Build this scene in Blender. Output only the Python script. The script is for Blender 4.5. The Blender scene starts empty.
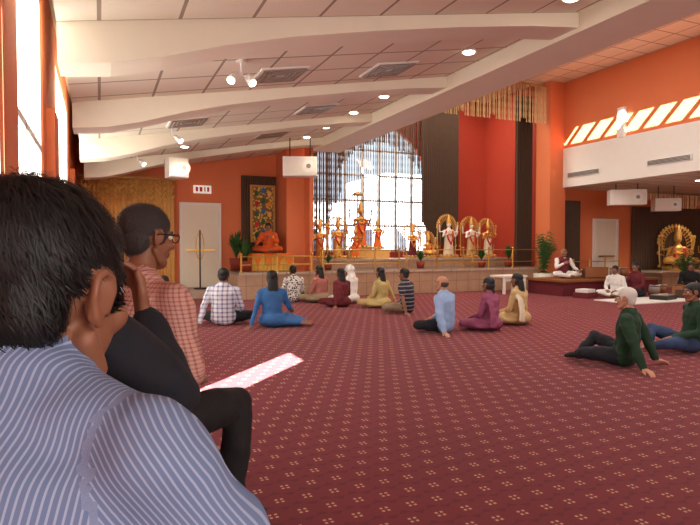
import bpy, math, random
import numpy as np
from mathutils import Vector, Matrix, Euler, noise
random.seed(7); np.random.seed(7)
scene=bpy.context.scene
R=math.radians
# ------------------------------------------------------------------ materials
def lin(c):
    o=[]
    for x in c[:3]:
        x=x/255.0
        o.append(x/12.92 if x<=0.04045 else ((x+0.055)/1.055)**2.4)
    return (o[0],o[1],o[2],1.0)
MATS={}
def newmat(name):
    m=bpy.data.materials.new(name); m.use_nodes=True
    nt=m.node_tree; b=nt.nodes['Principled BSDF']
    MATS[name]=m
    return m,nt,b
def setin(b,k,v):
    if k in b.inputs: b.inputs[k].default_value=v
def MA(nt,op,a,b=None,c=None):
    n=nt.nodes.new('ShaderNodeMath'); n.operation=op
    for i,x in enumerate((a,b,c)):
        if x is None: continue
        if isinstance(x,(int,float)): n.inputs[i].default_value=x
        else: nt.links.new(x,n.inputs[i])
    return n.outputs[0]
def MIX(nt,fac,a,b):
    n=nt.nodes.new('ShaderNodeMix'); n.data_type='RGBA'
    for s,x in ((n.inputs[0],fac),(n.inputs[6],a),(n.inputs[7],b)):
        if isinstance(x,(int,float,tuple)): s.default_value=x
        else: nt.links.new(x,s)
    return n.outputs[2]
def POS(nt):
    g=nt.nodes.new('ShaderNodeNewGeometry'); s=nt.nodes.new('ShaderNodeSeparateXYZ')
    nt.links.new(g.outputs['Position'],s.inputs[0]); return g.outputs['Position'],s.outputs
def NOISE(nt,vec,scale,detail=3,rough=.5):
    n=nt.nodes.new('ShaderNodeTexNoise'); n.inputs['Scale'].default_value=scale
    n.inputs['Detail'].default_value=detail; n.inputs['Roughness'].default_value=rough
    if vec is not None: nt.links.new(vec,n.inputs['Vector'])
    return n.outputs[0]
def BUMP(nt,b,h,strength=.3,dist=.02):
    n=nt.nodes.new('ShaderNodeBump'); n.inputs['Strength'].default_value=strength
    n.inputs['Distance'].default_value=dist
    nt.links.new(h,n.inputs['Height']); nt.links.new(n.outputs[0],b.inputs['Normal'])
def simple(name,col,rough=.7,metal=0,var=.12,nscale=6,bump=0,bscale=40,bdist=.01):
    m,nt,b=newmat(name)
    c=lin(col); p,xyz=POS(nt)
    f=NOISE(nt,p,nscale)
    d=tuple(x*(1-var) for x in c[:3])+(1,); e=tuple(min(1,x*(1+var)) for x in c[:3])+(1,)
    nt.links.new(MIX(nt,f,d,e),b.inputs['Base Color'])
    b.inputs['Roughness'].default_value=rough; b.inputs['Metallic'].default_value=metal
    if bump: BUMP(nt,b,NOISE(nt,p,bscale),bump,bdist)
    return m
def emis(name,col,st):
    m,nt,b=newmat(name)
    b.inputs['Base Color'].default_value=lin(col)
    b.inputs['Emission Color'].default_value=lin(col); b.inputs['Emission Strength'].default_value=st
    return m
def cloth(name,col,bs=9,bump=.5):
    return simple(name,col,.85,0,.15,5,bump,bs,.03)
def striped(name,c1,c2,period,duty,bump=.3):
    m,nt,b=newmat(name); p,_=POS(nt)
    a=nt.nodes.new('ShaderNodeAttribute'); a.attribute_name='stripe'
    fr=MA(nt,'FRACT',MA(nt,'DIVIDE',a.outputs['Fac'],period))
    f=MA(nt,'LESS_THAN',fr,duty)
    nt.links.new(MIX(nt,f,lin(c1),lin(c2)),b.inputs['Base Color'])
    b.inputs['Roughness'].default_value=.85
    BUMP(nt,b,NOISE(nt,p,14,3),bump,.02)
def plaid(name,c1,c2,period,w=.25):
    m,nt,b=newmat(name); p,xyz=POS(nt)
    a=nt.nodes.new('ShaderNodeAttribute'); a.attribute_name='stripe'
    f1=MA(nt,'LESS_THAN',MA(nt,'FRACT',MA(nt,'DIVIDE',a.outputs['Fac'],period)),w)
    f2=MA(nt,'LESS_THAN',MA(nt,'FRACT',MA(nt,'DIVIDE',xyz[2],period)),w)
    f=MA(nt,'MULTIPLY',MA(nt,'ADD',f1,f2),.5)
    nt.links.new(MIX(nt,f,lin(c1),lin(c2)),b.inputs['Base Color'])
    b.inputs['Roughness'].default_value=.85
    BUMP(nt,b,NOISE(nt,p,8,3),.4,.05)
def hstriped(name,c1,c2,period,duty):
    m,nt,b=newmat(name); p,xyz=POS(nt)
    f=MA(nt,'LESS_THAN',MA(nt,'FRACT',MA(nt,'DIVIDE',xyz[2],period)),duty)
    nt.links.new(MIX(nt,f,lin(c1),lin(c2)),b.inputs['Base Color']); b.inputs['Roughness'].default_value=.85
def printed(name,c1,c2,scale=30,th=.45):
    m,nt,b=newmat(name); p,xyz=POS(nt)
    v=nt.nodes.new('ShaderNodeTexVoronoi'); v.inputs['Scale'].default_value=scale
    nt.links.new(p,v.inputs['Vector'])
    f=MA(nt,'LESS_THAN',v.outputs['Distance'],th)
    nt.links.new(MIX(nt,f,lin(c1),lin(c2)),b.inputs['Base Color']); b.inputs['Roughness'].default_value=.85

def mk_carpet():
    m,nt,b=newmat('carpet'); p,xyz=POS(nt)
    s=.15
    row=MA(nt,'FLOOR',MA(nt,'DIVIDE',xyz[1],s))
    off=MA(nt,'MULTIPLY',MA(nt,'MODULO',row,2.0),.5)
    ax=MA(nt,'MULTIPLY',MA(nt,'SUBTRACT',MA(nt,'FRACT',MA(nt,'ADD',MA(nt,'DIVIDE',xyz[0],s),off)),.5),s)
    ay=MA(nt,'MULTIPLY',MA(nt,'SUBTRACT',MA(nt,'FRACT',MA(nt,'DIVIDE',xyz[1],s)),.5),s)
    qx=MA(nt,'ABSOLUTE',MA(nt,'SUBTRACT',MA(nt,'ABSOLUTE',ax),.0145))
    qy=MA(nt,'ABSOLUTE',MA(nt,'SUBTRACT',MA(nt,'ABSOLUTE',ay),.0145))
    f=MA(nt,'LESS_THAN',MA(nt,'MAXIMUM',qx,qy),.0075)
    r=MA(nt,'ADD',MA(nt,'ABSOLUTE',ax),MA(nt,'ABSOLUTE',ay))
    g=MA(nt,'GREATER_THAN',r,.113)
    n1=NOISE(nt,p,1.2,2); n2=NOISE(nt,p,160,2)
    base=MIX(nt,n1,lin((114,28,40)),lin((132,36,50)))
    base=MIX(nt,MA(nt,'MULTIPLY',g,.6),base,lin((88,20,30)))
    base=MIX(nt,MA(nt,'MULTIPLY',n2,.35),base,lin((76,18,26)))
    nt.links.new(MIX(nt,MA(nt,'MULTIPLY',f,.85),base,lin((208,168,128))),b.inputs['Base Color'])
    b.inputs['Roughness'].default_value=.95; setin(b,'Specular IOR Level',.2)
    setin(b,'Sheen Weight',.075); setin(b,'Sheen Roughness',.6)
    BUMP(nt,b,n2,.4,.004)
mk_carpet()
def mk_tile(name,c1,c2,s,w):
    m,nt,b=newmat(name); p,xyz=POS(nt)
    fx=MA(nt,'LESS_THAN',MA(nt,'FRACT',MA(nt,'DIVIDE',xyz[0],s)),w)
    fy=MA(nt,'LESS_THAN',MA(nt,'FRACT',MA(nt,'DIVIDE',xyz[1],s)),w)
    f=MA(nt,'MAXIMUM',fx,fy)
    n=NOISE(nt,p,90,2)
    base=MIX(nt,n,lin(c1),lin(tuple(int(x*.93) for x in c1)))
    nt.links.new(MIX(nt,f,base,lin(c2)),b.inputs['Base Color']); b.inputs['Roughness'].default_value=.9
mk_tile('ceiling_tile',(242,234,212),(160,144,124),.61,.05)
def mk_marble(name,c1,c2,s):
    m,nt,b=newmat(name); p,xyz=POS(nt)
    fx=MA(nt,'LESS_THAN',MA(nt,'FRACT',MA(nt,'DIVIDE',xyz[0],s)),.03)
    fz=MA(nt,'LESS_THAN',MA(nt,'FRACT',MA(nt,'DIVIDE',xyz[2],.33)),.03)
    n=NOISE(nt,p,5,5,.65)
    base=MIX(nt,n,lin(c1),lin(c2))
    nt.links.new(MIX(nt,MA(nt,'MAXIMUM',fx,fz),base,lin((120,100,85))),b.inputs['Base Color']); b.inputs['Roughness'].default_value=.3
mk_marble('marble',(206,186,164),(170,148,130),.6)
mk_marble('altar_tile',(200,164,132),(156,122,98),.4)
simple('beam_paint',(232,222,200),.7,var=.03)
simple('orange_wall',(218,120,74),.75,var=.05,nscale=2)
simple('red_wall',(184,64,42),.7,var=.06)
simple('white_paint',(236,232,222),.6,var=.03)
simple('door_paint',(232,222,200),.5,var=.03)
simple('white_plastic',(235,230,222),.4,var=.02)
simple('dark_metal',(50,46,44),.4,.6)
simple('grille',(150,138,124),.5,.2)
simple('brass',(205,160,80),.3,.9)
simple('gold',(220,172,92),.35,.7,.25,30,.4,60,.02)
simple('antique_gold',(176,128,66),.4,.5,.3,30,.4,60,.02)
simple('marble_white',(232,222,208),.35,0,.05)
simple('bead_brown',(92,66,48),.5,.1,.3,20)
simple('bead_gold',(190,156,108),.4,.4,.3,20)
simple('curtain_brown',(84,60,44),.8,var=.2)
simple('gold_fabric',(222,172,96),.6,.0,.2,14,.3,30)
simple('wood_dark',(70,40,26),.4,var=.3)
simple('wood_mid',(140,84,44),.45,var=.3)
simple('black_leather',(22,20,20),.45)
simple('leaf',(48,92,38),.6,0,.4,12)
simple('pot_red',(140,50,30),.6)
simple('pot_white',(220,214,200),.4)
simple('skin',(136,88,64),.55,var=.1,nscale=25)
simple('skin_light',(186,132,102),.55,var=.08)
simple('lips',(118,64,54),.5)
simple('eye_white',(225,220,212),.2); simple('eye_dark',(20,12,10),.15)
simple('hair_black',(14,12,12),.55,0,.4,60,.8,150,.006)
simple('hair_strand',(15,13,14),.6,0,.5,200)
simple('hair_dark_grey',(66,60,58),.65,0,.6,140,.9,170,.006)
simple('hair_white',(206,200,194),.7,0,.2,80,.6,120,.006)
simple('lens_glass',(60,60,70),.05,.2)
simple('garland_flower',(226,140,40),.8,0,.5,60,.8,80,.01)
simple('flower_red',(190,40,40),.8,0,.4,60,.8,80,.01)
emis('lamp_glow',(255,236,200),18)
emis('window_glow',(255,252,246),5.5)
emis('exit_face',(235,225,210),.5)
simple('exit_red',(190,30,24),.6)
simple('glass_frame',(226,224,218),.5,var=.03)
cloth('cl_navy',(20,22,32)); cloth('cl_black',(20,18,20)); cloth('cl_blue',(52,104,162)); cloth('cl_jeans',(44,62,96))
cloth('cl_maroon',(104,30,38)); cloth('cl_white',(228,224,218)); cloth('cl_beige',(190,168,108)); cloth('cl_rose',(170,104,92))
cloth('cl_ltblue',(150,178,218)); cloth('cl_purple',(146,74,104)); cloth('cl_gold',(196,166,114)); cloth('cl_green',(24,56,36))
cloth('cl_orange',(232,120,44)); cloth('cl_pink',(236,170,120)); cloth('cl_khaki',(150,132,104)); cloth('cl_cream',(222,208,180)); cloth('cl_yellow',(230,182,84)); cloth('cl_deep_orange',(206,84,26))
striped('shirt_pinstripe',(104,122,160),(154,168,198),.0050,.32)
plaid('shirt_check',(206,156,142),(148,90,86),.016,.35)
plaid('shirt_plaid_blue',(224,222,228),(96,104,150),.07,.35)
hstriped('shirt_polo',(30,32,48),(140,136,140),.075,.28)
printed('shirt_print',(222,216,208),(30,28,30),26,.42)

# ------------------------------------------------------------------ geometry
def tube(pts,lat=(1,0,0),seg=14,cap=True):
    P=[Vector(p[:3]) for p in pts]; lat=Vector(lat)
    rings=[]
    n=len(P)
    for i in range(n):
        t=P[min(i+1,n-1)]-P[max(i-1,0)]
        t=t.normalized() if t.length>1e-9 else Vector((0,0,1))
        l=lat-t*lat.dot(t)
        if l.length<.15:
            l=Vector((0,1,0)); l=l-t*l.dot(t)
            if l.length<.15: l=Vector((0,0,1)); l=l-t*l.dot(t)
        l.normalize(); m=t.cross(l)
        rx=pts[i][3]; ry=pts[i][4] if len(pts[i])>4 else rx
        rings.append((P[i],t,l,m,rx,ry))
    segs=rings[:]
    if cap:
        c,t,l,m,rx,ry=rings[0]; r=min(rx,ry)
        pre=[(c-t*r*.87,t,l,m,rx*.5,ry*.5),(c-t*r*.5,t,l,m,rx*.87,ry*.87)]; tip0=c-t*r
        c,t,l,m,rx,ry=rings[-1]; r=min(rx,ry)
        post=[(c+t*r*.5,t,l,m,rx*.87,ry*.87),(c+t*r*.87,t,l,m,rx*.5,ry*.5)]; tip1=c+t*r
        rings=pre+rings+post
    else: tip0=rings[0][0]; tip1=rings[-1][0]
    v=[];f=[]
    for (c,t,l,m,rx,ry) in rings:
        for j in range(seg):
            a=2*math.pi*j/seg
            v.append(tuple(c+l*rx*math.cos(a)+m*ry*math.sin(a)))
    nr=len(rings)
    for i in range(nr-1):
        for j in range(seg):
            k=(j+1)%seg
            f.append((i*seg+j,i*seg+k,(i+1)*seg+k,(i+1)*seg+j))
    v.append(tuple(tip0)); v.append(tuple(tip1)); a=len(v)-2; b=a+1
    for j in range(seg):
        k=(j+1)%seg
        f.append((a,k,j)); f.append((b,(nr-1)*seg+j,(nr-1)*seg+k))
    return v,f,segs
def ellip(c,r,rot=None,nu=16,nv=10):
    M=(rot.to_matrix() if rot is not None else Matrix.Identity(3)); c=Vector(c)
    v=[];f=[]
    for i in range(1,nv):
        th=math.pi*i/nv
        for j in range(nu):
            ph=2*math.pi*j/nu
            v.append(tuple(c+M@Vector((r[0]*math.sin(th)*math.cos(ph),r[1]*math.sin(th)*math.sin(ph),r[2]*math.cos(th)))))
    for i in range(nv-2):
        for j in range(nu):
            k=(j+1)%nu
            f.append((i*nu+j,(i+1)*nu+j,(i+1)*nu+k,i*nu+k))
    v.append(tuple(c+M@Vector((0,0,r[2])))); v.append(tuple(c-M@Vector((0,0,r[2])))); a=len(v)-2;b=a+1
    for j in range(nu):
        k=(j+1)%nu
        f.append((a,j,k)); f.append((b,(nv-2)*nu+k,(nv-2)*nu+j))
    return v,f
class Prims:
    def __init__(s): s.L=[]
    def tube(s,pts,mat,lat=(1,0,0),sdir=(1,0,0),bias=0):
        v,f,segs=tube(pts,lat); s.L.append(dict(k='t',v=v,f=f,segs=segs,mat=mat,sd=sdir,bias=bias))
    def ell(s,c,r,mat,rot=None,sdir=(1,0,0),bias=0):
        v,f=ellip(c,r,rot); s.L.append(dict(k='e',v=v,f=f,c=c,r=r,rot=rot,mat=mat,sd=sdir,bias=bias))
def sdist(p,P):
    if p['k']=='e':
        q=P-np.array(p['c'])
        if p['rot'] is not None: q=q@np.array(p['rot'].to_matrix())
        r=np.array(p['r']); return (np.sqrt(((q/r)**2).sum(1))-1)*r.min()
    best=np.full(len(P),1e9); S=p['segs']
    for i in range(len(S)-1):
        a=np.array(S[i][0]);b=np.array(S[i+1][0]);ab=b-a; L=max(ab@ab,1e-12)
        t=np.clip(((P-a)@ab)/L,0,1)
        q=P-(a+t[:,None]*ab)
        l=np.array(S[i][2]);m=np.array(S[i][3]);tt=np.array(S[i][1])
        rx=S[i][4]*(1-t)+S[i+1][4]*t; ry=S[i][5]*(1-t)+S[i+1][5]*t; mn=np.minimum(rx,ry)
        d=(np.sqrt(((q@l)/rx)**2+((q@m)/ry)**2+((q@tt)/mn)**2)-1)*mn
        best=np.minimum(best,d)
    return best
def sculpt(pr,voxel,smooth=2,folds=0,foldm=()):
    v=[];f=[]
    for p in pr.L:
        o=len(v); v+=p['v']; f+=[tuple(i+o for i in q) for q in p['f']]
    me=bpy.data.meshes.new('tmp'); me.from_pydata(v,[],f); ob=bpy.data.objects.new('tmp',me)
    scene.collection.objects.link(ob)
    m=ob.modifiers.new('r','REMESH'); m.mode='VOXEL'; m.voxel_size=voxel
    if smooth:
        s=ob.modifiers.new('s','SMOOTH'); s.factor=.5; s.iterations=smooth
    dg=bpy.context.evaluated_depsgraph_get(); dg.update()
    e=bpy.data.meshes.new_from_object(ob.evaluated_get(dg))
    nv=len(e.vertices); co=np.zeros(nv*3); e.vertices.foreach_get('co',co); co=co.reshape(-1,3)
    no=np.zeros(nv*3); e.vertices.foreach_get('normal',no); no=no.reshape(-1,3)
    faces=[tuple(q.vertices) for q in e.polygons]
    bpy.data.objects.remove(ob); bpy.data.meshes.remove(me); bpy.data.meshes.remove(e)
    fc=np.array([co[list(q)].mean(0) for q in faces])
    D=np.stack([sdist(p,fc)+p['bias'] for p in pr.L]); idx=D.argmin(0)
    mats=[pr.L[i]['mat'] for i in idx]
    Dv=np.stack([sdist(p,co)+p['bias'] for p in pr.L]); iv=Dv.argmin(0)
    sd=np.array([pr.L[i]['sd'] for i in iv]); st=(co*sd).sum(1)
    if folds:
        isf=np.array([pr.L[i]['mat'] in foldm for i in iv])
        for i in np.nonzero(isf)[0]:
            x,y,z=co[i]
            n=noise.noise(Vector((x*6,y*6,z*11+3)))+.6*noise.noise(Vector((x*15+7,y*15,z*20)))
            rdg=1-abs(noise.noise(Vector((x*7+z*5,y*7,z*5-x*4)))*2.2)
            co[i]+=no[i]*folds*(n*.9+max(0,rdg)*.9-.3)
    return co,faces,mats,st
class MB:
    def __init__(s): s.v=[];s.f=[];s.m=[];s.sm=[];s.st=[];s.n=0
    def add(s,v,f,mat,M=None,smooth=True,st=None,flip=False):
        v=np.array(v,dtype=float)
        if M is not None:
            A=np.array(M); v=v@A[:3,:3].T+A[:3,3]
        if flip: f=[tuple(reversed(q)) for q in f]
        s.v.append(v); n=s.n
        s.f+=[tuple(i+n for i in q) for q in f]
        s.m+=(mat if isinstance(mat,list) else [mat]*len(f)); s.sm+=[smooth]*len(f)
        s.st.append(np.zeros(len(v)) if st is None else st); s.n+=len(v)
    def box(s,x0,x1,y0,y1,z0,z1,mat,M=None):
        v=[(x0,y0,z0),(x1,y0,z0),(x1,y1,z0),(x0,y1,z0),(x0,y0,z1),(x1,y0,z1),(x1,y1,z1),(x0,y1,z1)]
        f=[(0,3,2,1),(4,5,6,7),(0,1,5,4),(1,2,6,5),(2,3,7,6),(3,0,4,7)]
        s.add(v,f,mat,M,False)
    def tube(s,pts,mat,lat=(1,0,0),seg=10,cap=True,M=None,smooth=True):
        v,f,_=tube(pts,lat,seg,cap); s.add(v,f,mat,M,smooth)
    def cyl(s,x,y,z0,z1,r0,mat,r1=None,seg=16,M=None):
        r1=r0 if r1 is None else r1
        v,f,_=tube([(x,y,z0,r0,r0),(x,y,z1,r1,r1)],seg=seg,cap=False); s.add(v,f,mat,M,False)
    def ell(s,c,r,mat,rot=None,M=None,nu=14,nv=9):
        v,f=ellip(c,r,rot,nu,nv); s.add(v,f,mat,M,True)
    def prism_xz(s,poly,y0,y1,mat,M=None):
        n=len(poly); v=[(x,y0,z) for x,z in poly]+[(x,y1,z) for x,z in poly]
        f=[tuple(range(n)),tuple(range(2*n-1,n-1,-1))]
        for i in range(n):
            k=(i+1)%n; f.append((i,i+n,k+n,k))
        s.add(v,f,mat,M,False)
    def obj(s,name,loc=(0,0,0),rz=0,sc=1):
        V=np.concatenate(s.v)
        if loc==(0,0,0) and rz==0:
            off=np.array([(V[:,0].min()+V[:,0].max())/2,(V[:,1].min()+V[:,1].max())/2,V[:,2].min()])
            V=V-off; loc=tuple(off)
        me=bpy.data.meshes.new(name); me.from_pydata(V.tolist(),[],s.f)
        names=[]
        for q in s.m:
            if q not in names: names.append(q)
        for q in names: me.materials.append(MATS[q])
        ix={q:i for i,q in enumerate(names)}
        me.polygons.foreach_set('material_index',[ix[q] for q in s.m])
        me.polygons.foreach_set('use_smooth',s.sm)
        st=np.concatenate(s.st)
        if np.abs(st).max()>0:
            a=me.attributes.new('stripe','FLOAT','POINT'); a.data.foreach_set('value',st)
        me.update()
        ob=bpy.data.objects.new(name,me); scene.collection.objects.link(ob)
        ob.location=loc; ob.rotation_euler=(0,0,rz); ob.scale=(sc,sc,sc)
        return ob
def box(name,x0,x1,y0,y1,z0,z1,mat):
    b=MB(); b.box(x0,x1,y0,y1,z0,z1,mat); return b.obj(name)

# ------------------------------------------------------------------ ROOM
box('floor',-.6,22,-5,16.7,-.1,0,'carpet')
b=MB()
ops=[(3.22,3.84,1.0,2.75),(4.5,6.4,.9,3.7),(8.3,11.3,.9,3.7)]
y=-5
for (a,c,z0,z1) in ops:
    b.box(-.58,-.5,y,a,0,4.2,'orange_wall'); b.box(-.58,-.5,a,c,0,z0,'orange_wall'); b.box(-.58,-.5,a,c,z1,4.2,'orange_wall'); y=c
b.box(-.58,-.5,y,15.5,0,4.2,'orange_wall')
b.obj('wall_left')
for i,(a,c,z0,z1) in enumerate(ops[1:]):
    w=MB(); w.box(-.57,-.555,a,c,z0,z1,'window_glow')
    n=3
    for k in range(n+1):
        yy=a+(c-a)*k/n; w.box(-.555,-.515,yy-.03,yy+.03,z0,z1,'glass_frame')
    for zz in (z0,z0+1.35,z1): w.box(-.555,-.515,a,c,zz-.03,zz+.03,'glass_frame')
    w.obj('window_%d'%(i+1))
w=MB()
for yy in (3.23,3.83): w.box(-.56,-.52,yy-.01,yy+.01,1.0,2.75,'glass_frame')
w.obj('window_3')
for i,yy in enumerate((7.1,12.2)):
    b=MB(); b.box(-.5,-.42,yy-.3,yy+.3,0,2.75,'orange_wall'); b.obj('trim_pilaster_%d'%(i+1))
box('ceiling_cove',-.58,-.2,-5,15.5,4.1,4.25,'beam_paint')
def zc(x): return 3.0+.176*(x+.28)
b=MB(); b.prism_xz([(-.28,3.0),(4.95,zc(4.95)),(4.95,4.1),(-.28,4.1)],-5,15.3,'ceiling_tile'); b.obj('ceiling')
hb=[(-.28,2.70),(.1,2.74),(.5,2.84),(1.0,3.0),(1.6,3.16),(2.4,3.33),(3.4,3.52),(4.3,3.67),(4.95,3.75)]
for i,yy in enumerate((-.2,2.4,5.1,7.75,10.4,13.15)):
    b=MB(); b.prism_xz(hb+[(4.95,zc(4.95)+.02),(-.28,3.02)],yy-.21,yy+.21,'beam_paint'); b.obj('ceiling_beam')
box('ceiling_main_beam',4.95,5.65,-5,13.6,3.7,6.3,'beam_paint')
b=MB(); b.box(5.65,10.95,-5,13.9,6.2,6.3,'ceiling_tile'); b.box(11.5,13,-5,13.9,6.2,6.3,'ceiling_tile')
b.box(10.95,11.5,-5,4.2,6.2,6.3,'ceiling_tile'); b.box(10.95,11.5,11.3,13.9,6.2,6.3,'ceiling_tile')
yy=4.2
while yy<11.3:
    b.box(10.95,11.5,yy,yy+.14,6.2,6.24,'beam_paint'); yy+=.62
b.obj('ceiling_upper')
box('ceiling_stage',4.9,13,13.9,16.7,6.3,6.4,'ceiling_tile')
box('wall_back_left',-.58,4.48,15.3,15.45,0,4.2,'orange_wall')
box('wall_stage_left',5.0,5.1,14.0,16.5,0,6.3,'orange_wall'); box('wall_header_left',5.0,5.1,13.6,14.0,3.7,6.3,'orange_wall'); box('wall_pillar',4.5,5.0,14.4,15.4,0,4.0,'orange_wall')
b=MB()
b.box(5.1,5.9,16.5,16.65,0,6.4,'red_wall'); b.box(10.1,12.5,16.5,16.65,0,6.4,'red_wall'); b.box(5.9,10.1,16.5,16.65,0,1.1,'red_wall')
def za(x): return 3.3+1.95*math.sqrt(max(0,1-((x-8.0)/2.1)**2))
N=20
for i in range(N):
    xa=5.9+4.2*i/N; xb=5.9+4.2*(i+1)/N
    b.prism_xz([(xa,za(xa)),(xb,za(xb)),(xb,6.4),(xa,6.4)],16.5,16.65,'red_wall')
b.obj('wall_back')
w=MB()
for k in range(0,8):
    x=5.9+4.2*k/7
    w.box(x-.04,x+.04,16.53,16.6,1.1,max(3.3,za(x))+.02,'glass_frame')
for z in (1.13,1.95,2.75,3.55,4.35):
    h=2.1 if z<=3.3 else 2.1*math.sqrt(max(0,1-((z-3.3)/1.95)**2))
    w.box(8-h,8+h,16.53,16.6,z-.03,z+.03,'glass_frame')
w.obj('window_arched_bay')
box('wall_stage_right',12.4,12.5,13.85,16.5,0,6.3,'red_wall')
box('wall_column',12.3,12.9,13.2,13.8,0,6.2,'orange_wall')
box('wall_back_right',12.9,22,13.5,13.65,0,3.06,'orange_wall')
box('wall_right',22,22.1,-5,13.6,0,3.2,'orange_wall')
box('wall_rear',-.6,22,-5.1,-5,0,6.4,'orange_wall')
box('ceiling_under_balcony',12.96,22.1,-5,13.6,3.06,3.16,'ceiling_tile')
b=MB(); b.box(12.8,12.95,-5,13.2,3.06,4.22,'white_paint'); b.box(12.86,12.95,-5,13.2,4.22,6.2,'orange_wall')
b.box(12.76,12.9,11.0,11.22,4.2,5.0,'white_paint'); b.box(12.76,12.9,7.2,7.42,4.2,5.0,'white_paint'); b.obj('wall_balcony_band')
for (y0,y1) in ((9.1,10.3),(11.8,13.0),(6.2,7.4)):
    g=MB(); g.box(12.77,12.8,y0,y1,3.33,3.47,'white_plastic')
    for k in range(4): g.box(12.755,12.775,y0+.03,y1-.03,3.35+.03*k,3.362+.03*k,'dark_metal')
    g.obj('wall_vent_grille')
simple('exterior_wall',(170,178,190),.9)
simple('exterior_ground',(150,150,150),.9)
box('exterior_ground_plane',-10,40,16.8,60,-.3,-.2,'exterior_ground')
b=MB(); b.box(4,15,28,34,-.2,3.6,'exterior_wall'); b.box(15.5,26,30,36,-.2,5.6,'exterior_wall')
for k in range(6): b.box(4.8+1.6*k,5.6+1.6*k,27.96,28.0,.9,2.2,'lens_glass')
b.obj('exterior_building')
# stage
def st(name,x0,x1,y0,y1,h,m='altar_tile'):
    b=MB(); b.box(x0,x1,y0,y1,0,h-.06,m); b.box(x0,x1,y0-.04,y1,h-.06,h,'marble'); return b.obj(name)
st('stage_platform',5.12,12.28,13.5,16.08,.66)
st('stage_wing',3.0,4.96,13.5,13.96,.66); st('stage_niche',3.0,4.48,14.02,15.2,.66)
box('door_landing',1.0,2.95,14.3,15.1,0,.22,'marble')
b=MB(); b.box(5.2,12.2,14.8,15.8,.66,.88,'altar_tile'); b.box(5.15,12.22,14.75,15.82,.88,.93,'marble'); b.obj('altar_step')
box('altar_upper_tier',6.85,8.0,15.25,15.8,.93,1.2,'gold_fabric')
def railing(name,x0,x1,y,z,n,h=.55):
    r=MB()
    for k in range(n+1):
        x=x0+(x1-x0)*k/n
        r.cyl(x,y,z,z+h,.022,'brass',seg=10); r.ell((x,y,z+h+.03),(.035,.035,.035),'brass'); r.cyl(x,y,z,z+.03,.05,'brass')
    for zz in (z+.18,z+h-.02): r.tube([(x0,y,zz,.014),(x1,y,zz,.014)],'brass',seg=8)
    return r.obj(name)
railing('brass_railing',3.1,4.9,13.55,.662,2,.4); railing('brass_railing',5.2,7.4,13.55,.662,3); railing('brass_railing',8.6,12.1,13.55,.662,4)
railing('brass_railing',12.95,14.9,12.9,.0,3,.85)
def door(name,x0,x1,y,z0,z1,m='door_paint'):
    d=MB(); d.box(x0-.07,x0,y-.09,y,z0,z1+.07,'white_paint'); d.box(x1,x1+.07,y-.09,y,z0,z1+.07,'white_paint'); d.box(x0,x1,y-.09,y,z1,z1+.07,'white_paint')
    d.box(x0,x1,y-.05,y,z0,z1,m)
    for zz0,zz1 in ((z0+.2,z0+.9),(z0+1.1,z1-.2)): d.box(x0+.14,x1-.14,y-.062,y-.05,zz0,zz1,m)
    d.box(x0+.1,x1-.1,y-.12,y-.10,z0+.95,z0+1.0,'brass')
    return d.obj(name)
door('door_1',1.96,2.88,15.29,.22,2.36)
door('door_2',14.4,15.3,13.49,0,2.1)
e=MB(); e.box(2.25,2.7,15.22,15.3,2.68,2.88,'exit_face')
for k,(a,c) in enumerate(((2.3,2.36),(2.4,2.47),(2.52,2.55),(2.59,2.65))): e.box(a,c,15.21,15.22,2.72,2.84,'exit_red')
e.obj('exit_sign')
s=MB(); s.cyl(2.3,14.6,.22,1.7,.02,'dark_metal',seg=8); s.cyl(2.3,14.6,.22,.25,.16,'dark_metal')
s.tube([(2.3+.1*math.cos(a*math.pi/6),14.6,1.3+.35*math.sin(a*math.pi/6),.012) for a in range(13)],'brass',seg=6)
s.obj('metal_ring_stand')  # pole stand with a brass ring, carries no lamp
def fluted(mb,x0,x1,y0,y1,z0f,z1f,mat,n=60,amp=.035,waves=14):
    v=[];f=[]
    L=math.hypot(x1-x0,y1-y0); nx=-(y1-y0)/L; ny=(x1-x0)/L
    for i in range(n+1):
        t=i/n; o=amp*math.sin(t*waves*2*math.pi)
        x=x0+(x1-x0)*t+nx*o; y=y0+(y1-y0)*t+ny*o
        v.append((x,y,z0f(t))); v.append((x,y,z1f(t)))
    for i in range(n): f.append((2*i,2*i+2,2*i+3,2*i+1))
    mb.add(v,f,mat)
g=MB(); fluted(g,-.4,1.75,15.15,15.15,lambda t:.23,lambda t:2.95,'gold_fabric',160,.03,22)
for r_ in range(4):
    for q in range(9):
        x0=-.4+2.15*q/9; x1=-.4+2.15*(q+1)/9; zt=2.95-.13*r_
        g.tube([(x0+(x1-x0)*k/6,15.08+.01*r_,zt-.13*math.sin(math.pi*k/6),.022) for k in range(7)],'gold' if r_%2 else 'brass',seg=6)
g.box(-.45,1.8,15.05,15.15,2.95,3.02,'antique_gold')
g.obj('gold_drapery_curtain')
printed('stained_panel',(120,88,54),(206,170,84),14,.45)
p=MB(); p.box(3.72,4.42,15.16,15.2,1.4,2.95,'antique_gold'); p.box(3.79,4.35,15.14,15.16,1.46,2.89,'stained_panel')
for k in range(5):
    for j,mm in enumerate(('flower_red','leaf','garland_flower')):
        p.ell((3.89+.18*j,15.13,1.6+.28*k+.08*(j%2)),(.06,.015,.075),mm if k%2 else ('leaf','cl_blue','gold')[j])
p.obj('ornamental_panel')
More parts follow.
